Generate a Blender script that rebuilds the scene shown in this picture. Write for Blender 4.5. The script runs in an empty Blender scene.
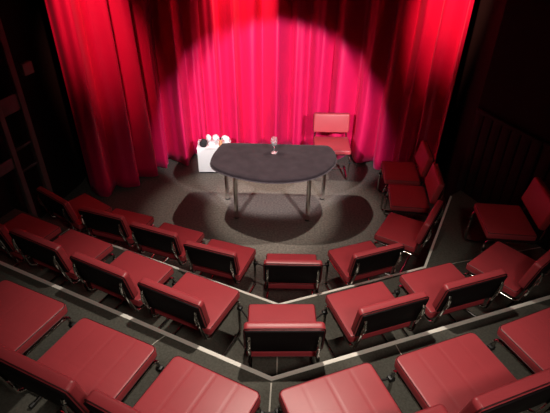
import bpy, bmesh, math, random
from mathutils import Vector, Matrix
random.seed(7)
scn = bpy.context.scene
col = scn.collection
PI = math.pi

# ------------------------------------------------------------------ materials
def mat(name, rgb, rough=0.6, metal=0.0, spec=0.5, noise=0.0, nscale=40.0, bump=0.0, bscale=None, sheen=0.0,
        sheen_tint=(1, 1, 1), coat=0.0, transmission=0.0, bdist=0.002):
    m = bpy.data.materials.new(name); m.use_nodes = True
    nt = m.node_tree; b = nt.nodes['Principled BSDF']
    b.inputs['Base Color'].default_value = (*rgb, 1)
    b.inputs['Roughness'].default_value = rough
    b.inputs['Metallic'].default_value = metal
    b.inputs['Specular IOR Level'].default_value = spec
    if coat: b.inputs['Coat Weight'].default_value = coat; b.inputs['Coat Roughness'].default_value = 0.25
    if sheen:
        b.inputs['Sheen Weight'].default_value = sheen
        b.inputs['Sheen Roughness'].default_value = 0.4
        b.inputs['Sheen Tint'].default_value = (*sheen_tint, 1)
    if transmission:
        b.inputs['Transmission Weight'].default_value = transmission
    if noise or bump:
        tc = nt.nodes.new('ShaderNodeTexCoord')
        nz = nt.nodes.new('ShaderNodeTexNoise')
        nz.inputs['Scale'].default_value = nscale; nz.inputs['Detail'].default_value = 6
        nt.links.new(tc.outputs['Object'], nz.inputs['Vector'])
        if noise:
            mx = nt.nodes.new('ShaderNodeMix'); mx.data_type = 'RGBA'
            mx.inputs['A'].default_value = (*[c * (1 - noise) for c in rgb], 1)
            mx.inputs['B'].default_value = (*[min(1, c * (1 + noise)) for c in rgb], 1)
            nt.links.new(nz.outputs['Fac'], mx.inputs['Factor'])
            nt.links.new(mx.outputs['Result'], b.inputs['Base Color'])
        if bump:
            n2 = nt.nodes.new('ShaderNodeTexNoise')
            n2.inputs['Scale'].default_value = bscale or nscale; n2.inputs['Detail'].default_value = 4
            nt.links.new(tc.outputs['Object'], n2.inputs['Vector'])
            bp = nt.nodes.new('ShaderNodeBump'); bp.inputs['Strength'].default_value = bump
            bp.inputs['Distance'].default_value = bdist
            nt.links.new(n2.outputs['Fac'], bp.inputs['Height'])
            nt.links.new(bp.outputs['Normal'], b.inputs['Normal'])
    return m

M_leather = mat('red_leatherette', (0.43, 0.048, 0.060), rough=0.42, spec=0.6, noise=0.10, nscale=9, bump=0.25, bscale=180, bdist=0.0008)
M_piping = mat('dark_red_piping', (0.055, 0.006, 0.008), rough=0.5)
M_backpanel = mat('black_back_panel', (0.009, 0.005, 0.006), rough=0.6, spec=0.15, noise=0.3, nscale=30)
M_tube = mat('dark_chrome', (0.50, 0.47, 0.45), rough=0.18, metal=1.0, noise=0.1, nscale=20)
M_chrome = mat('chrome', (0.86, 0.84, 0.81), rough=0.10, metal=1.0, noise=0.05, nscale=20)
M_black = mat('black_steel', (0.015, 0.014, 0.014), rough=0.45, noise=0.2, nscale=30)
M_carpet = mat('stage_carpet', (0.108, 0.094, 0.083), rough=0.95, spec=0.1, noise=0.85, nscale=45, bump=0.6, bscale=260, bdist=0.004)
M_carpet2 = mat('platform_carpet', (0.098, 0.093, 0.078), rough=0.95, spec=0.1, noise=0.5, nscale=70, bump=0.5, bscale=240, bdist=0.004)
M_tape = mat('white_edge_strip', (0.88, 0.84, 0.76), rough=0.6, noise=0.08, nscale=30)
M_seam = mat('pale_seam_strip', (0.50, 0.46, 0.40), rough=0.7, noise=0.1, nscale=30)
M_wall = mat('black_wall_paint', (0.016, 0.013, 0.013), rough=0.85, spec=0.15, noise=0.2, nscale=8)
M_board = mat('black_stained_boards', (0.022, 0.015, 0.015), rough=0.7, spec=0.2, noise=0.3, nscale=14)
M_ceiling = mat('black_ceiling_paint', (0.012, 0.011, 0.011), rough=0.9, spec=0.1, noise=0.2, nscale=6)
M_curtain = mat('red_velvet', (0.64, 0.005, 0.085), rough=0.48, spec=0.5, noise=0.10, nscale=5, bump=0.15, bscale=220, sheen=0.18, sheen_tint=(1.0, 0.2, 0.5))
M_suede = mat('charcoal_suede', (0.017, 0.012, 0.0135), rough=0.95, spec=0.04, noise=0.55, nscale=9, bump=0.4, bscale=240, sheen=0.08, sheen_tint=(1, .8, .85), bdist=0.003)
M_suede_edge = mat('charcoal_suede_edge', (0.045, 0.034, 0.037), rough=0.95, spec=0.08, noise=0.2, nscale=9, sheen=0.1)
M_white = mat('white_laminate', (0.93, 0.92, 0.90), rough=0.45, noise=0.03, nscale=6)
M_cloth = mat('white_cloth', (0.84, 0.80, 0.79), rough=0.9, noise=0.05, nscale=25, bump=0.3, bscale=60)
M_felt = mat('black_felt', (0.015, 0.013, 0.014), rough=0.8, noise=0.2, nscale=40)
M_tan = mat('tan_plastic', (0.55, 0.24, 0.12), rough=0.45, noise=0.08, nscale=20)
M_greymetal = mat('grey_painted_metal', (0.12, 0.105, 0.10), rough=0.7, noise=0.2, nscale=12)
M_switch = mat('grey_plastic', (0.22, 0.19, 0.19), rough=0.5, noise=0.05, nscale=12)
M_glass = mat('clear_glass', (1, 1, 1), rough=0.0, transmission=0.90)

# ------------------------------------------------------------------ helpers
def link_mesh(name, bm, material, parent=None, angle=35):
    bmesh.ops.recalc_face_normals(bm, faces=bm.faces)
    me = bpy.data.meshes.new(name); bm.to_mesh(me); bm.free()
    for p in me.polygons: p.use_smooth = True
    me.set_sharp_from_angle(angle=math.radians(angle))
    me.materials.append(material)
    o = bpy.data.objects.new(name, me); col.objects.link(o)
    if parent: o.parent = parent
    return o

def thing(name, label, cat, loc=(0, 0, 0), yaw=0.0, group=None):
    o = bpy.data.objects.new(name, None); col.objects.link(o)
    o.empty_display_size = 0.1
    o.location = loc; o.rotation_euler = (0, 0, -yaw)
    o['label'] = label; o['category'] = cat
    if group: o['group'] = group
    return o

def tag(o, label, cat, group=None):
    o['label'] = label; o['category'] = cat
    if group: o['group'] = group
    return o

def structure(name, bm, m, angle=30):
    o = link_mesh(name, bm, m, None, angle); o['kind'] = 'structure'; return o

def add_box(bm, c, s, rot=None, bevel=0.0):
    r = bmesh.ops.create_cube(bm, size=1.0)
    vs = r['verts']
    bmesh.ops.scale(bm, vec=s, verts=vs)
    if bevel:
        es = list({e for v in vs for e in v.link_edges})
        rb = bmesh.ops.bevel(bm, geom=es, offset=bevel, segments=2, affect='EDGES', profile=0.5)
        vs = list({v for f in rb['faces'] for v in f.verts} | {v for v in vs if v.is_valid})
    if rot is not None: bmesh.ops.transform(bm, matrix=rot, verts=vs)
    bmesh.ops.translate(bm, vec=c, verts=vs)
    return vs

def fillet(pts, r, n=6):
    pts = [Vector(p) for p in pts]; out = [pts[0]]
    for i in range(1, len(pts) - 1):
        a, b, c = pts[i - 1], pts[i], pts[i + 1]
        u = (a - b); v = (c - b); lu, lv = u.length, v.length; u.normalize(); v.normalize()
        ang = u.angle(v)
        if abs(ang - PI) < 0.05: out.append(b); continue
        t = min(r / math.tan(ang / 2), lu * 0.48, lv * 0.48)
        p, q = b + u * t, b + v * t
        for k in range(n + 1):
            s = k / n
            out.append(p * (1 - s) ** 2 + b * 2 * s * (1 - s) + q * s * s)
    out.append(pts[-1]); return out

def add_tube(bm, pts, r, seg=10, closed=False):
    pts = [Vector(p) for p in pts]; n = len(pts); rings = []
    up = None
    for i, p in enumerate(pts):
        if closed: t = pts[(i + 1) % n] - pts[i - 1]
        else: t = pts[min(i + 1, n - 1)] - pts[max(i - 1, 0)]
        t.normalize()
        if up is None:
            up = Vector((0, 0, 1)) if abs(t.z) < 0.9 else Vector((1, 0, 0))
        up = (up - t * up.dot(t)).normalized(); sd = t.cross(up)
        rings.append([bm.verts.new(p + (up * math.cos(2 * PI * k / seg) + sd * math.sin(2 * PI * k / seg)) * r) for k in range(seg)])
    m = n if closed else n - 1
    for i in range(m):
        A, B = rings[i], rings[(i + 1) % n]
        for k in range(seg):
            bm.faces.new((A[k], A[(k + 1) % seg], B[(k + 1) % seg], B[k]))
    if not closed:
        bm.faces.new(rings[0][::-1]); bm.faces.new(rings[-1])

def add_lathe(bm, prof, seg=24, origin=(0, 0, 0)):
    o = Vector(origin); rings = []
    for r, z in prof:
        if r < 1e-6: rings.append([bm.verts.new(o + Vector((0, 0, z)))])
        else: rings.append([bm.verts.new(o + Vector((r * math.cos(2 * PI * k / seg), r * math.sin(2 * PI * k / seg), z))) for k in range(seg)])
    for A, B in zip(rings, rings[1:]):
        for k in range(seg):
            a = A[k % len(A)]; b = A[(k + 1) % len(A)]; c = B[(k + 1) % len(B)]; d = B[k % len(B)]
            f = []
            for v in (a, b, c, d):
                if v not in f: f.append(v)
            if len(f) > 2: bm.faces.new(f)

def add_prism(bm, poly, z0, z1):
    lo = [bm.verts.new((x, y, z0)) for x, y in poly]; hi = [bm.verts.new((x, y, z1)) for x, y in poly]
    n = len(poly)
    bm.faces.new(lo[::-1]); bm.faces.new(hi)
    for i in range(n): bm.faces.new((lo[i], lo[(i + 1) % n], hi[(i + 1) % n], hi[i]))

def lines(half, R, e, n):
    a = [half * s for s in [-1 + 2 * i / n for i in range(n + 1)]]
    for d in (e * 0.15, e * 0.5, e, R * 0.6, R):
        a += [-(half - d), half - d]
    a = sorted(set(round(v, 5) for v in a))
    out = [a[0]]
    for v in a[1:]:
        if v - out[-1] > 0.0015: out.append(v)
    out[-1] = half
    return out

def cushion(W, D, T, R, e, crown=0.004, groove=None, n=14):
    """A padded slab: rounded plan corners R, rounded upper edge e; top at z=0, bottom z=-T, centred on x, y."""
    bm = bmesh.new()
    xs, ys = lines(W / 2, R, e, n), lines(D / 2, R, e, n)
    hx, hy = W / 2 - R, D / 2 - R
    V = {}
    for i, x in enumerate(xs):
        for j, y in enumerate(ys):
            dx = max(0, abs(x) - hx); dy = max(0, abs(y) - hy)
            px, py = x, y
            if dx > 0 and dy > 0:
                m = max(dx, dy); L = math.hypot(dx, dy); k = m / L
                px = math.copysign(hx + dx * k, x); py = math.copysign(hy + dy * k, y)
                t = R - m
            else: t = min(W / 2 - abs(x), D / 2 - abs(y))
            z = crown * (1 - (2 * x / W) ** 2) * (1 - (2 * y / D) ** 2)
            if t < e: z -= e - math.sqrt(max(0, e * e - (e - t) ** 2))
            if groove: z -= groove(px, py) * min(1, t / (2 * e))
            V[i, j] = bm.verts.new((px, py, z))
    nx, ny = len(xs), len(ys)
    for i in range(nx - 1):
        for j in range(ny - 1):
            bm.faces.new((V[i, j], V[i + 1, j], V[i + 1, j + 1], V[i, j + 1]))
    loop = [V[i, 0] for i in range(nx)] + [V[nx - 1, j] for j in range(1, ny)] + [V[i, ny - 1] for i in range(nx - 2, -1, -1)] + [V[0, j] for j in range(ny - 2, 0, -1)]
    prev = loop
    for zz, k in ((-T + e * 0.6, 1.0), (-T, 1 - 0.012 / max(W, D) * 2)):
        cur = [bm.verts.new((v.co.x * k, v.co.y * k, zz)) for v in loop]
        for a in range(len(loop)):
            b = (a + 1) % len(loop); bm.faces.new((prev[a], cur[a], cur[b], prev[b]))
        prev = cur
    bm.faces.new(prev)
    return bm

def rrect(W, D, R, n=5):
    out = []
    for cx, cy, a0 in ((W / 2 - R, D / 2 - R, 0), (-(W / 2 - R), D / 2 - R, PI / 2), (-(W / 2 - R), -(D / 2 - R), PI), (W / 2 - R, -(D / 2 - R), 1.5 * PI)):
        for k in range(n + 1):
            a = a0 + PI / 2 * k / n
            out.append((cx + R * math.cos(a), cy + R * math.sin(a)))
    return out

# ------------------------------------------------------------------ levels
Z2, Z3 = 0.419, 0.84
CAM_Z = 3.29

# ------------------------------------------------------------------ room shell
WL = [(-2.40, 5.2), (-3.0, 3.4), (-3.9, 0.7), (-3.9, -1.6)]
WR = [(2.08, 5.10), (2.08, 4.62), (2.42, 3.86), (2.85, 2.9), (3.6, 1.2), (3.6, -1.6)]
BACK = 6.75
def wall_poly(pts, th, side):
    """thick wall along a plan polyline, thickness away from the room (side = -1 left, +1 right)"""
    outer = []
    for i, p in enumerate(pts):
        a = Vector(pts[max(i - 1, 0)]); b = Vector(pts[min(i + 1, len(pts) - 1)])
        t = (b - a).normalized(); nrm = Vector((-t.y, t.x))
        if nrm.x * side < 0: nrm = -nrm
        outer.append((p[0] + nrm.x * th, p[1] + nrm.y * th))
    return pts, outer
def wall(name, pts, side, z0=-0.1, z1=4.3):
    a, b = wall_poly(pts, 0.12, side)
    bm = bmesh.new()
    A0 = [bm.verts.new((x, y, z0)) for x, y in a]; A1 = [bm.verts.new((x, y, z1)) for x, y in a]
    B0 = [bm.verts.new((x, y, z0)) for x, y in b]; B1 = [bm.verts.new((x, y, z1)) for x, y in b]
    for i in range(len(a) - 1):
        bm.faces.new((A0[i], A0[i + 1], A1[i + 1], A1[i])); bm.faces.new((B0[i], B0[i + 1], B1[i + 1], B1[i]))
        bm.faces.new((A1[i], A1[i + 1], B1[i + 1], B1[i])); bm.faces.new((A0[i], A0[i + 1], B0[i + 1], B0[i]))
    bm.faces.new((A0[0], A1[0], B1[0], B0[0])); bm.faces.new((A0[-1], A1[-1], B1[-1], B0[-1]))
    return structure(name, bm, M_wall)
wall('wall_left', [(-2.52, BACK), (-2.52, 5.25)] + WL[1:], -1)
wall('wall_right', [(2.16, BACK), (2.16, 5.15)] + WR[1:], 1)
wall('wall_back', [(-3.9, -1.6), (3.6, -1.6)], -1)
bm = bmesh.new(); add_box(bm, (-0.15, BACK + 0.06, 2.1), (5.2, 0.12, 4.4)); structure('wall_front', bm, M_wall)
bm = bmesh.new(); add_box(bm, (-0.15, 2.5, -0.06), (9.0, 9.2, 0.12)); structure('floor', bm, M_carpet)
bm = bmesh.new(); add_box(bm, (-0.15, 2.5, 4.36), (9.0, 9.2, 0.12)); structure('ceiling', bm, M_ceiling)

# stepped seating platforms
A_line = [(-2.72, 4.055), (-2.03, 3.715), (0.04, 2.750), (1.35, 3.226), (1.935, 4.40)]
B_line = [(-3.05, 3.202), (-0.006, 1.753), (2.70, 2.716)]
bm = bmesh.new()
add_prism(bm, A_line + [(2.10, 4.53), (2.40, 3.85), (2.83, 2.9), (3.58, 1.2), (3.58, -1.5), (-3.88, -1.5), (-3.88, 0.7), (-2.99, 3.38)], 0.0, Z2)
o = structure('seating_platform', bm, M_carpet2)
bm = bmesh.new()
add_prism(bm, B_line + [(2.88, 2.78), (3.57, 1.2), (3.57, -1.49), (-3.87, -1.49), (-3.87, 0.7), (-3.06, 3.1)], Z2, Z3)
o = structure('seating_platform', bm, M_carpet2)

def strip(name, pts, w, z, m, inset=True, h=0.004):
    """a strip lying on a platform along a plan polyline; its outer edge follows the polyline"""
    a = [Vector(p) for p in pts]; inn = []
    for i, p in enumerate(a):
        d1 = (a[i] - a[i - 1]).normalized() if i else None
        d2 = (a[i + 1] - a[i]).normalized() if i < len(a) - 1 else None
        n1 = Vector((d1.y, -d1.x)) if d1 else None; n2 = Vector((d2.y, -d2.x)) if d2 else None
        if n1 is None: nn = n2
        elif n2 is None: nn = n1
        else:
            nn = (n1 + n2); nn = nn / nn.dot(n1)
        inn.append(p + nn * w)
    bm = bmesh.new()
    T = [bm.verts.new((p.x, p.y, z + h)) for p in a]; U = [bm.verts.new((p.x, p.y, z + h)) for p in inn]
    T0 = [bm.verts.new((p.x, p.y, z)) for p in a]; U0 = [bm.verts.new((p.x, p.y, z)) for p in inn]
    for i in range(len(a) - 1):
        bm.faces.new((T[i], T[i + 1], U[i + 1], U[i])); bm.faces.new((T0[i], T0[i + 1], T[i + 1], T[i])); bm.faces.new((U0[i], U0[i + 1], U[i + 1], U[i]))
        bm.faces.new((T0[i], T0[i + 1], U0[i + 1], U0[i]))
    bm.faces.new((T0[0], T[0], U[0], U0[0])); bm.faces.new((T0[-1], T[-1], U[-1], U0[-1]))
    return structure(name, bm, m)
strip('trim_1', A_line[1:], 0.021, Z2, M_tape)
strip('trim_2', B_line, 0.027, Z3, M_tape)
strip('trim_3', [(0.045, 2.70), (0.028, 1.80)], 0.010, Z2, M_seam)
strip('trim_4', [(-0.004, 1.71), (-0.075, 0.1)], 0.009, Z3, M_seam)
strip('trim_5', [(-2.03, 3.70), (-2.142, 3.499), (-2.45, 2.92)], 0.007, Z2, M_seam)
strip('trim_6', [(1.35, 3.20), (1.645, 3.283), (2.55, 3.53)], 0.006, Z2, M_seam)
strip('trim_7', [(-0.70, 2.05), (-0.757, 1.989), (-1.30, 1.05)], 0.005, Z3, M_seam)
strip('trim_8', [(0.785, 2.01), (0.80, 1.95), (1.08, 1.02)], 0.005, Z3, M_seam)

# vertical boarding low on the right wall
bm = bmesh.new()
def boarding(p, q, z0, z1, w=0.115):
    p, q = Vector(p), Vector(q); L = (q - p).length; t = (q - p).normalized(); nrm = Vector((-t.y, t.x))
    if nrm.x > 0: nrm = -nrm
    n = int(L / w); ang = math.atan2(t.y, t.x)
    for k in range(n):
        c = p + t * (k + 0.5) * L / n + nrm * 0.011
        add_box(bm, (c.x, c.y, (z0 + z1) / 2), (L / n - 0.016, 0.022, z1 - z0), Matrix.Rotation(ang, 4, 'Z'), bevel=0.004)
    c = (p + q) / 2 + nrm * 0.016
    add_box(bm, (c.x, c.y, z1 + 0.018), (L, 0.036, 0.036), Matrix.Rotation(ang, 4, 'Z'), bevel=0.006)
boarding((2.075, 4.60), (2.415, 3.85), Z2 + 0.002, 1.34)
boarding((2.42, 3.84), (2.84, 2.92), Z2 + 0.002, 1.34)
structure('trim_9', bm, M_board)

# ------------------------------------------------------------------ curtain
CP = [(-2.30, 4.98), (-2.10, 5.05), (-1.90, 5.20), (-1.70, 5.60), (-1.48, 5.84), (-1.12, 5.99), (-0.55, 6.20), (0.0, 6.27), (0.6, 6.20), (1.10, 6.00), (1.45, 5.76), (1.76, 5.56), (2.05, 5.24)]
def catmull(P, n=60):
    out = []
    for i in range(len(P) - 1):
        p0, p1, p2, p3 = [Vector(P[min(max(k, 0), len(P) - 1)]) for k in (i - 1, i, i + 1, i + 2)]
        for k in range(n):
            t = k / n
            out.append(0.5 * ((2 * p1) + (p2 - p0) * t + (2 * p0 - 5 * p1 + 4 * p2 - p3) * t * t + (3 * p1 - p0 - 3 * p2 + p3) * t ** 3))
    out.append(Vector(P[-1])); return out
base = catmull(CP)
S = [0.0]
for a, b in zip(base, base[1:]): S.append(S[-1] + (b - a).length)
Ltot = S[-1]
def at_s(s):
    lo, hi = 0, len(S) - 1
    while hi - lo > 1:
        m = (lo + hi) // 2
        if S[m] <= s: lo = m
        else: hi = m
    f = (s - S[lo]) / max(1e-9, S[hi] - S[lo])
    p = base[lo].lerp(base[hi], f); t = (base[min(hi + 3, len(base) - 1)] - base[max(lo - 3, 0)]).normalized()
    return p, Vector((t.y, -t.x))          # normal toward the audience
# irregular pleats
rs = random.Random(11)
pk = []; s = 0.0
while s < Ltot + 0.4:
    lam = rs.uniform(0.20, 0.36) if 1.0 < s < Ltot - 1.0 else rs.uniform(0.26, 0.38)
    pk.append((s, lam, rs.uniform(0.6, 1.0), rs.uniform(-0.03, 0.03), rs.uniform(-1, 1))); s += lam
def pleat(s, h):
    """h: 0 at the hem, 1 at the rail"""
    v = 0
    for s0, lam, amp, lean, q in pk:
        ss = s - lean * h
        if s0 <= ss < s0 + lam:
            u = (ss - s0) / lam
            w = math.sin(PI * u) ** 1.3
            v = amp * w + 0.18 * math.sin(2 * PI * u * 2 + q * 3) * w * (0.5 + 0.5 * math.sin(3 * h + q * 5))
            break
    return v * lam * 0.80 * (1.0 - 0.25 * h)
bm = bmesh.new(); NS, NZ = 620, 26; ztop = 3.7
grid = []
for i in range(NS + 1):
    s = Ltot * i / NS; rowv = []
    p, nrm = at_s(s)
    for j in range(NZ + 1):
        h = j / NZ
        d = pleat(s, h) - 0.05
        sway = 0.012 * math.sin(9 * s + 4 * h)
        q = p + nrm * (d + sway)
        z = 0.025 + (ztop - 0.025) * h + (0.012 * math.sin(5 * s) * (1 - h))
        rowv.append(bm.verts.new((q.x, q.y, z)))
    grid.append(rowv)
for i in range(NS):
    for j in range(NZ):
        bm.faces.new((grid[i][j], grid[i + 1][j], grid[i + 1][j + 1], grid[i][j + 1]))
curtain = thing('stage_curtain', 'tall pleated red velvet curtain hanging in a curve behind the stage', 'curtain', (0, 6.1, 0))
fab = link_mesh('fabric', bm, M_curtain, None, 80)
fab.parent = curtain; fab.matrix_parent_inverse = Matrix.Translation((0, -6.1, 0))
sol = fab.modifiers.new('thick', 'SOLIDIFY'); sol.thickness = 0.006; sol.offset = 0
bm = bmesh.new()
add_tube(bm, [(p.x, p.y - 6.1, 3.725) for p in base[::12]] , 0.02, 8)
link_mesh('rail', bm, M_black, curtain)

# ------------------------------------------------------------------ chairs
def build_chair(k=1.0, quilted=False):
    """Meshes of one chair (origin on the floor under the middle of the seat's front edge, facing +Y)."""
    W, D, T = 0.462 * k, 0.405 * k, 0.062
    SZ = 0.45
    parts = []
    gr = None
    if quilted:
        lines_x = [-W / 2 + W * q for q in (0.245, 0.5, 0.755)]
        def gr(x, y):
            g = sum(0.0012 * math.exp(-((x - a) / 0.0040) ** 2) for a in lines_x)
            return g + 0.0005 * math.exp(-((y + D * 0.12) / 0.0040) ** 2)
    bm = cushion(W, D, T, 0.035 if quilted else 0.022, 0.013, crown=0.007, groove=gr, n=56 if quilted else 14)
    bmesh.ops.translate(bm, vec=(0, -D / 2, SZ), verts=bm.verts); parts.append(('seat', bm, M_leather, None))
    R = 0.035 if quilted else 0.022
    bm = bmesh.new()
    for zz, dd in ((SZ - 0.0035, 0.011), (SZ - T + 0.012, 0.002)):
        add_tube(bm, [(x, y - D / 2, zz) for x, y in rrect(W - dd, D - dd, R - dd / 2)], 0.0030, 6, closed=True)
    parts.append(('piping', bm, M_piping, 'seat'))
    bm = bmesh.new(); add_box(bm, (0, -D / 2, SZ - T - 0.006), (W * 0.93, D * 0.93, 0.012), bevel=0.003); parts.append(('seat_pan', bm, M_black, None))
    # backrest cushion, leaning back
    BW, BH, BT = 0.474 * k, 0.252 * k, 0.060
    tilt = math.radians(12)
    c_y, c_z = -0.468 * k, SZ + 0.178 * k          # centre of the rear face
    Rm = Matrix.Translation((0, c_y, c_z)) @ Matrix.Rotation(tilt, 4, 'X') @ Matrix.Rotation(-PI / 2, 4, 'X')
    # local: +Z (cushion face) -> +Y (forward); local Y -> -Z
    gb = None
    if quilted:
        def gb(x, y): return sum(0.0012 * math.exp(-((x - a) / 0.0040) ** 2) for a in lines_x)
    bm = cushion(BW, BH, BT, 0.024, 0.020, crown=0.006, groove=gb, n=48 if quilted else 12)
    bmesh.ops.translate(bm, vec=(0, 0, BT), verts=bm.verts)
    bmesh.ops.transform(bm, matrix=Rm, verts=bm.verts); parts.append(('backrest', bm, M_leather, None))
    bm = bmesh.new()
    add_tube(bm, [Rm @ Vector((x, y, 0.006)) for x, y in rrect(BW, BH, 0.024)], 0.0035, 6, closed=True)
    parts.append(('piping', bm, M_piping, 'backrest'))
    bm = bmesh.new(); add_box(bm, (0, 0, -0.005), (BW * 0.965, BH * 0.94, 0.010), bevel=0.003)
    bmesh.ops.transform(bm, matrix=Rm, verts=bm.verts); parts.append(('back_panel', bm, M_backpanel, None))
    # side frames
    t = 0.0115
    for sgn in (-1, 1):
        x = sgn * 0.205 * k; xo = sgn * 0.217 * k
        top = Rm @ Vector((x, -BH * 0.22, -0.022)); low = Rm @ Vector((x, BH * 0.50, -0.022))
        zt = SZ - T - 0.012 - t
        pts = [top, low, (xo, -0.44 * k, zt + 0.03), (xo, -0.40 * k, zt), (xo, -0.012, zt), (xo, -0.006, t + 0.002), (xo, -0.36 * k, t + 0.002)]
        bm = bmesh.new(); add_tube(bm, fillet(pts, 0.055, 7), t, 10); parts.append(('side_frame', bm, M_tube, None))
        # chrome bracket on the rear of the backrest
        bm = bmesh.new()
        b = [Rm @ Vector((sgn * (0.205 * k), -BH * 0.30 + BH * 0.62 * q, -0.013 - 0.024 * math.sin(PI * q * 0.9))) for q in (0, .15, .3, .45, .6, .75, .9, 1)]
        add_tube(bm, b, 0.009, 8); parts.append(('back_bracket', bm, M_chrome, None))
        # end glide
        bm = bmesh.new(); add_lathe(bm, [(0, -0.016), (t * 1.18, -0.016), (t * 1.22, 0.012), (0, 0.016)], 10)
        bmesh.ops.transform(bm, matrix=Matrix.Translation((xo, -0.365 * k, t * 1.22 + 0.001)) @ Matrix.Rotation(PI / 2, 4, 'X'), verts=bm.verts)
        parts.append(('glide', bm, M_black, None))
        bm = bmesh.new(); add_box(bm, (xo + sgn * 0.006, -0.010, SZ - 0.17), (0.036, 0.034, 0.030), bevel=0.005); parts.append(('link_clamp', bm, M_black, None))
    bm = bmesh.new(); add_tube(bm, [(-0.217 * k, -0.30 * k, t + 0.002), (0.217 * k, -0.30 * k, t + 0.002)], 0.009, 8); parts.append(('stretcher', bm, M_tube, None))
    return parts

def make_chair(label, loc, yaw, k, quilted):
    root = thing('padded_chair', label, 'chair', loc, yaw)
    made = {}
    for name, bm, m, par in build_chair(k, quilted):
        made[name] = link_mesh(name, bm, m, made[par] if par else root)
    return root
def copy_chair(src, label, loc, yaw):
    r = src.copy(); col.objects.link(r); r.location = loc; r.rotation_euler = (0, 0, -yaw); r['label'] = label
    for ch in list(src.children):
        if ch.name.startswith('link_rod'): continue
        c = ch.copy(); col.objects.link(c); c.parent = r
        for g in ch.children:
            d = g.copy(); col.objects.link(d); d.parent = c
    return r

K3 = 1.0888
FRONT, MID, NEAR = 'red chairs in the front row', 'red chairs in the middle row', 'quilted red chairs in the nearest row'
seats_front = [   # left to right along the row
    (-1.885, 4.192, 0.62, 'dim red chair at the dark left end of the front row, turned inward'),
    (-1.441, 3.975, 0.335, 'red padded chair in the front row, third to the left of its middle chair'),
    (-0.894, 3.732, 0.368, 'red padded chair in the front row, second to the left of its middle chair'),
    (-0.386, 3.488, 0.330, 'red padded chair in the front row, first to the left of its middle chair'),
    (0.156, 3.352, 0.009, 'middle chair of the front row, red with black back panel, squarely facing the table'),
    (0.706, 3.486, -0.360, 'red padded chair in the front row, first to the right of its middle chair'),
    (1.084, 3.847, -1.039, 'red chair in the front row, second right of its middle, beside the white strip'),
    (1.256, 4.371, -1.453, 'red padded chair facing left in the front row, second from its curtain end'),
    (1.281, 4.900, -1.491, 'red padded chair facing left at the right end of the front row, against the curtain'),
]
seats_mid = [
    (-1.999, 3.265, 0.450, 'dim red padded chair at the left end of the middle row'),
    (-1.495, 3.044, 0.460, 'red padded chair in the middle row, third to the left of its middle chair'),
    (-0.962, 2.783, 0.456, 'red padded chair in the middle row, second to the left of its middle chair'),
    (-0.445, 2.541, 0.446, 'red padded chair in the middle row, first to the left of its middle chair'),
    (0.055, 2.323, -0.020, 'middle chair of the middle row, directly behind the front row middle chair'),
    (0.578, 2.490, -0.343, 'red padded chair in the middle row, first to the right of its middle chair'),
    (1.149, 2.706, -0.343, 'red padded chair in the middle row, second to the right of its middle chair'),
    (1.654, 2.913, -0.690, 'red padded chair in the middle row, third right of its middle, turned more inward'),
    (1.803, 3.380, -1.480, 'red padded chair facing left in front of the dark boarded right wall'),
]
seats_near = [
    (-1.396, 1.996, 0.420, 'quilted red chair of the nearest row, cut by the left edge of the picture'),
    (-0.824, 1.706, 0.422, 'quilted red chair in the nearest row, second to the left of the pale centre seam'),
    (-0.272, 1.455, 0.452, 'quilted red chair in the nearest row, just left of the pale centre seam'),
    (0.255, 1.449, -0.360, 'quilted red chair in the nearest row, just right of the pale centre seam'),
    (0.848, 1.650, -0.364, 'quilted red chair in the nearest row, second to the right of the pale centre seam'),
    (1.452, 1.870, -0.400, 'quilted red chair of the nearest row, cut by the right edge of the picture'),
]
proto = protoq = None
rows = []
for seats, z, grp, q in ((seats_front, 0.0, FRONT, False), (seats_mid, Z2, MID, False), (seats_near, Z3, NEAR, True)):
    rr = []
    for x, y, yaw, lab in seats:
        loc = (x, y, z)
        if q:
            if protoq is None: o = protoq = make_chair(lab, loc, yaw, K3, True)
            else: o = copy_chair(protoq, lab, loc, yaw)
        else:
            if proto is None: o = proto = make_chair(lab, loc, yaw, 1.0, False)
            else: o = copy_chair(proto, lab, loc, yaw)
        o['group'] = grp; rr.append((o, x, y, yaw, z, K3 if q else 1.0))
    rows.append(rr)
stage_chair = copy_chair(proto, 'lone red padded chair on the stage behind the table, facing the audience', (0.731, 5.366, 0.0), 3.147)
if 'group' in stage_chair: del stage_chair['group']
# rods that couple each chair to its neighbour (part of the left-hand chair)
for rr in rows:
    for (o, x, y, a, z, k), (o2, x2, y2, a2, z2, k2) in zip(rr, rr[1:]):
        p = Vector((x + math.cos(a) * 0.222 * k - math.sin(a) * 0.01, y - math.sin(a) * 0.222 * k - math.cos(a) * 0.01, z + 0.28))
        q = Vector((x2 - math.cos(a2) * 0.222 * k2 - math.sin(a2) * 0.01, y2 + math.sin(a2) * 0.222 * k2 - math.cos(a2) * 0.01, z + 0.28))
        if (q - p).length > 0.32: continue
        Mi = (Matrix.Translation((x, y, z)) @ Matrix.Rotation(-a, 4, 'Z')).inverted()
        bm = bmesh.new(); add_tube(bm, [Mi @ p, Mi @ q], 0.006, 8)
        link_mesh('link_rod', bm, M_black, o)

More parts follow.
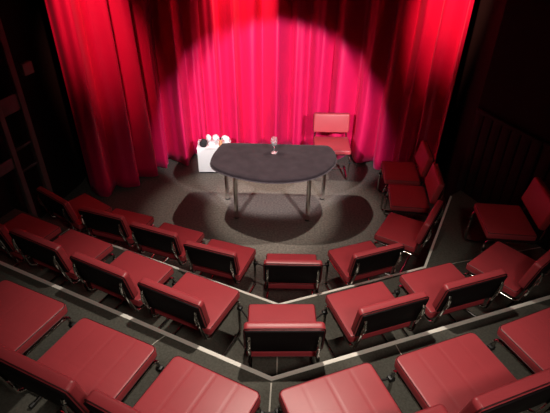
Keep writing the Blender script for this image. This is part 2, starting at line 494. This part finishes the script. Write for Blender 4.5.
# ------------------------------------------------------------------ close-up table
TZ = 0.69
O = [(-0.60, 5.085), (-0.30, 5.085), (-0.01, 5.075), (0.30, 5.065), (0.575, 5.06), (0.645, 5.02), (0.682, 4.92), (0.695, 4.79), (0.675, 4.68), (0.59, 4.52), (0.485, 4.405),
     (0.349, 4.318), (0.155, 4.262), (-0.035, 4.248), (-0.216, 4.272), (-0.412, 4.340), (-0.548, 4.410), (-0.660, 4.495), (-0.718, 4.59), (-0.73, 4.68), (-0.718, 4.79), (-0.69, 4.92), (-0.655, 5.03)]
tc = Vector((-0.01, 4.66))
def smooth_loop(P, n=6):
    out = []; N = len(P)
    for i in range(N):
        p0, p1, p2, p3 = [Vector(P[(i + k) % N]) for k in (-1, 0, 1, 2)]
        for k in range(n):
            t = k / n
            out.append(0.5 * ((2 * p1) + (p2 - p0) * t + (2 * p0 - 5 * p1 + 4 * p2 - p3) * t * t + (3 * p1 - p0 - 3 * p2 + p3) * t ** 3))
    return out
ol = [p - tc for p in smooth_loop(O)]
def inset(d):
    res = []; N = len(ol)
    for i in range(N):
        t = (ol[(i + 1) % N] - ol[i - 1]).normalized(); n = Vector((t.y, -t.x))
        if n.dot(ol[i]) > 0: n = -n
        res.append(ol[i] + n * d)
    return res
table = thing('performance_table', 'dark suede topped boat-shaped table on four chrome legs at the stage centre', 'table', (tc.x, tc.y, 0))
bm = bmesh.new(); prev = None
for d, z in ((0.02, TZ - 0.05), (0.004, TZ - 0.046), (0.0, TZ - 0.036), (0.0, TZ - 0.014), (0.005, TZ - 0.004), (0.012, TZ)):
    cur = [bm.verts.new((p.x, p.y, z)) for p in inset(d)]
    if prev:
        for i in range(len(cur)):
            j = (i + 1) % len(cur); bm.faces.new((prev[i], prev[j], cur[j], cur[i]))
    else: bm.faces.new(cur[::-1])
    prev = cur
for k in (0.9, 0.6, 0.3):
    cur = [bm.verts.new((v.co.x * k, v.co.y * k, TZ)) for v in prev] if k == 0.9 else [bm.verts.new((v.co.x * k / q, v.co.y * k / q, TZ)) for v in prev]
    q = k
    for i in range(len(cur)):
        j = (i + 1) % len(cur); bm.faces.new((prev[i], prev[j], cur[j], cur[i]))
    prev = cur
bm.faces.new(prev)
top = link_mesh('tabletop', bm, M_suede, table, 50)
bm = bmesh.new(); add_tube(bm, [(p.x, p.y, TZ - 0.040) for p in inset(-0.002)], 0.006, 8, closed=True); link_mesh('edge_cord', bm, M_suede_edge, top)
for x, y in ((-0.448, 4.52), (0.376, 4.49), (-0.59, 4.915), (0.588, 4.94)):
    bm = bmesh.new(); add_lathe(bm, [(0, 0.012), (0.026, 0.012), (0.026, TZ - 0.06), (0.045, TZ - 0.058), (0.045, TZ - 0.05), (0, TZ - 0.05)], 24, (x - tc.x, y - tc.y, 0))
    lg = link_mesh('leg', bm, M_chrome, table)
    bm = bmesh.new(); add_lathe(bm, [(0, 0.001), (0.029, 0.001), (0.029, 0.014), (0.024, 0.018), (0, 0.018)], 20, (x - tc.x, y - tc.y, 0))
    link_mesh('foot_cap', bm, M_black, lg)

# glass standing on the table
gl = bmesh.new()
add_lathe(gl, [(0, 0.0), (0.034, 0.0), (0.035, 0.003), (0.020, 0.007), (0.006, 0.013), (0.0045, 0.03), (0.0045, 0.075), (0.008, 0.084), (0.022, 0.098), (0.033, 0.118), (0.0365, 0.14), (0.034, 0.17), (0.030, 0.192),
               (0.0288, 0.192), (0.0328, 0.17), (0.035, 0.14), (0.0315, 0.119), (0.020, 0.101), (0.008, 0.090), (0, 0.087)], 28)
go = link_mesh('wine_glass', gl, M_glass); go.location = (-0.018, 4.84, TZ + 0.003)
tag(go, 'clear stemmed glass standing on the dark suede table top', 'glass')

# ------------------------------------------------------------------ white box with props beside the table
BX, BY, BYAW = -0.822, 5.66, 0.03
bx = thing('prop_box', 'white square-edged box on the stage floor behind the left table end', 'box', (BX, BY, 0), -BYAW)
bm = bmesh.new(); add_box(bm, (0, 0, 0.19), (0.425, 0.27, 0.34), bevel=0.006); link_mesh('body', bm, M_white, bx)
bm = bmesh.new(); add_box(bm, (0, 0, 0.01), (0.39, 0.25, 0.018)); link_mesh('plinth', bm, M_felt, bx)
bm = bmesh.new(); add_box(bm, (0, 0, 0.368), (0.435, 0.28, 0.014), bevel=0.004); link_mesh('lid', bm, M_white, bx)
BT_ = 0.376
def lump(name, c, r, seed, m, label, cat, group=None):
    rr = random.Random(seed); bm = bmesh.new(); bmesh.ops.create_icosphere(bm, subdivisions=3, radius=1.0)
    ph = [(Vector((rr.uniform(-1, 1), rr.uniform(-1, 1), rr.uniform(-1, 1))).normalized(), rr.uniform(0.25, 0.8)) for _ in range(11)]
    for v in bm.verts:                      # creased like a wad of cloth: folds cut in by planes, random nicks
        n = v.co.normalized(); d = 1.0
        for w, q in ph:
            t = n.dot(w)
            if t > q: d = min(d, q / t)
        d *= 1 + rr.uniform(-0.10, 0.10)
        v.co = Vector((n.x * r[0], n.y * r[1], n.z * r[2])) * (0.6 + 0.6 * d)
    lo = min(v.co.z for v in bm.verts)
    for v in bm.verts: v.co.z -= lo
    o = link_mesh(name, bm, m, None, 22); o.location = c
    return tag(o, label, cat, group)
WH = 'white crumpled cloths on the box'
for (x, y, r, sd, lab) in (
    (-1.012, 5.635, (0.022, 0.036, 0.040), 1, 'small crumpled white cloth at the left front corner of the white box'),
    (-0.895, 5.735, (0.040, 0.036, 0.050), 2, 'crumpled white cloth heaped at the back left of the white box'),
    (-0.795, 5.735, (0.050, 0.040, 0.044), 3, 'crumpled white cloth at the middle back of the white box'),
    (-0.668, 5.720, (0.056, 0.045, 0.044), 4, 'crumpled white cloth at the right end of the white box'),
    (-0.835, 5.610, (0.052, 0.046, 0.026), 5, 'low crumpled white cloth at the middle front of the white box')):
    lump('crumpled_cloth', (x, y, BT_), r, sd, M_cloth, lab, 'cloth', WH)
# black oval pouch on the front edge of the box
bm = bmesh.new(); bmesh.ops.create_uvsphere(bm, u_segments=20, v_segments=14, radius=1.0)
for v in bm.verts:
    n = v.co.copy(); z = n.z
    v.co = Vector((n.x * (0.052 - 0.006 * z) + 0.006 * math.sin(3 * z), n.y * 0.030, 0.062 + z * 0.062))
po = link_mesh('black_pouch', bm, M_felt); po.location = (-0.945, 5.558, BT_); po.rotation_euler = (0, 0.03, 0)
tag(po, 'black oval pouch standing at the left front of the white box top', 'pouch')
bt = thing('small_bottle', 'small tan bottle among the white cloths on the white box', 'bottle', (-0.725, 5.615, BT_))
bm = bmesh.new(); add_lathe(bm, [(0, 0), (0.022, 0), (0.024, 0.01), (0.023, 0.06), (0.012, 0.078), (0.010, 0.09), (0, 0.09)], 18); link_mesh('body', bm, M_tan, bt)
bm = bmesh.new(); add_lathe(bm, [(0, 0.09), (0.013, 0.09), (0.013, 0.108), (0, 0.11)], 18); link_mesh('cap', bm, M_felt, bt)

# ------------------------------------------------------------------ dim metal frame and wall box at the left wall
fr = thing('metal_frame', 'dim grey metal frame of two uprights and cross plates standing at the left wall', 'frame', (-2.62, 4.45, Z2 if False else 0))
wt = (Vector((-3.0, 3.4)) - Vector((-2.40, 5.2))).normalized(); wang = math.atan2(wt.y, wt.x)
def on_wall(d, off=0.05):
    """point d metres along the left wall from its stage end, off metres into the room"""
    p = Vector((-2.43, 5.2)) + wt * d; n = Vector((-wt.y, wt.x))
    if n.x < 0: n = -n
    return p + n * off
def frame_box(name, d0, d1, z0, z1, th, off, m):
    c = on_wall((d0 + d1) / 2, off); bm = bmesh.new()
    add_box(bm, (c.x + 2.62, c.y - 4.45, (z0 + z1) / 2), (abs(d1 - d0), th, z1 - z0), Matrix.Rotation(wang, 4, 'Z'), bevel=0.004)
    return link_mesh(name, bm, m, fr)
frame_box('upright', 0.63, 0.70, 0.001, 2.3, 0.05, 0.05, M_greymetal)
frame_box('upright', 0.93, 0.99, 0.001, 2.3, 0.05, 0.05, M_greymetal)
frame_box('cross_plate', 0.70, 0.93, 1.33, 1.50, 0.015, 0.055, M_greymetal)
frame_box('cross_plate', 0.99, 1.30, 0.80, 0.92, 0.015, 0.055, M_greymetal)
frame_box('rung', 0.70, 0.93, 0.95, 0.985, 0.03, 0.05, M_black)
frame_box('rung', 0.70, 0.93, 0.70, 0.735, 0.03, 0.05, M_black)
c = on_wall(0.50, 0.075); bm = bmesh.new()
add_box(bm, (0, 0, 0), (0.13, 0.05, 0.12), Matrix.Rotation(wang, 4, 'Z'), bevel=0.006)
sw = link_mesh('wall_box', bm, M_switch); sw.location = (c.x, c.y, 1.69); tag(sw, 'small grey square box mounted high on the dark left wall', 'box')

# ------------------------------------------------------------------ camera
cd = bpy.data.cameras.new('camera'); cam = bpy.data.objects.new('camera', cd); col.objects.link(cam)
fw = Vector((0.0, 0.8224973, -0.568769)); rt = Vector((0.9999152, 0.0074077, 0.0107122)); up = Vector((-0.013024, 0.5687208, 0.8224275))
cam.matrix_world = Matrix(((rt.x, up.x, -fw.x, 0), (rt.y, up.y, -fw.y, 0), (rt.z, up.z, -fw.z, CAM_Z), (0, 0, 0, 1)))
cd.sensor_width = 36; cd.lens = 31.085; cd.clip_start = 0.05
scn.camera = cam

# ------------------------------------------------------------------ lights
def spot(name, loc, tgt, power, size, blend=0.2, radius=0.04, color=(1, 1, 1)):
    l = bpy.data.lights.new(name, 'SPOT'); l.energy = power; l.spot_size = math.radians(size); l.spot_blend = blend
    l.shadow_soft_size = radius; l.color = color
    o = bpy.data.objects.new(name, l); col.objects.link(o); o.location = loc
    o.rotation_euler = (Vector(tgt) - Vector(loc)).to_track_quat('-Z', 'Y').to_euler()
    return o
WARM = (1.0, 0.90, 0.78)
for x in (-1.6, 1.85):
    spot('front_spot', (x, 1.1, 3.35), (-0.02 - 0.13 * x, 6.2, 0.36), 1200, 27.5, 0.22, 0.04, (1.0, 0.93, 0.95))
spot('overhead_spot', (1.3, 5.25, 3.6), (-0.26, 4.72, 0.0), 580, 32.5, 0.45, 0.03, WARM)
spot('overhead_spot', (-1.4, 5.25, 3.6), (0.17, 4.72, 0.0), 580, 31, 0.45, 0.03, WARM)
spot('house_spot', (0.15, 2.75, 4.1), (0.05, 2.2, 0.8), 340, 72, 1.0, 0.05, WARM)
spot('house_fill', (0.8, -0.6, 4.2), (0.2, 1.9, 0.8), 260, 66, 1.0, 0.3, WARM)
RED = (1.0, 0.30, 0.22)
spot('curtain_wash', (-1.45, 3.85, 4.1), (-1.93, 5.17, 2.05), 540, 26, 0.9, 0.06, RED)
spot('curtain_wash', (-0.45, 5.55, 4.0), (-0.45, 6.15, 2.35), 1000, 34, 0.9, 0.06, RED)
spot('curtain_wash', (1.35, 4.25, 4.0), (1.88, 5.40, 2.3), 700, 26, 0.9, 0.06, RED)

w = bpy.data.worlds.new('world'); scn.world = w; w.use_nodes = True
w.node_tree.nodes['Background'].inputs['Color'].default_value = (0.05, 0.04, 0.04, 1)
w.node_tree.nodes['Background'].inputs['Strength'].default_value = 0.1
scn.view_settings.view_transform = 'Standard'; scn.view_settings.look = 'None'
scn.view_settings.gamma = 1; scn.view_settings.exposure = 0; scn.view_settings.use_curve_mapping = False
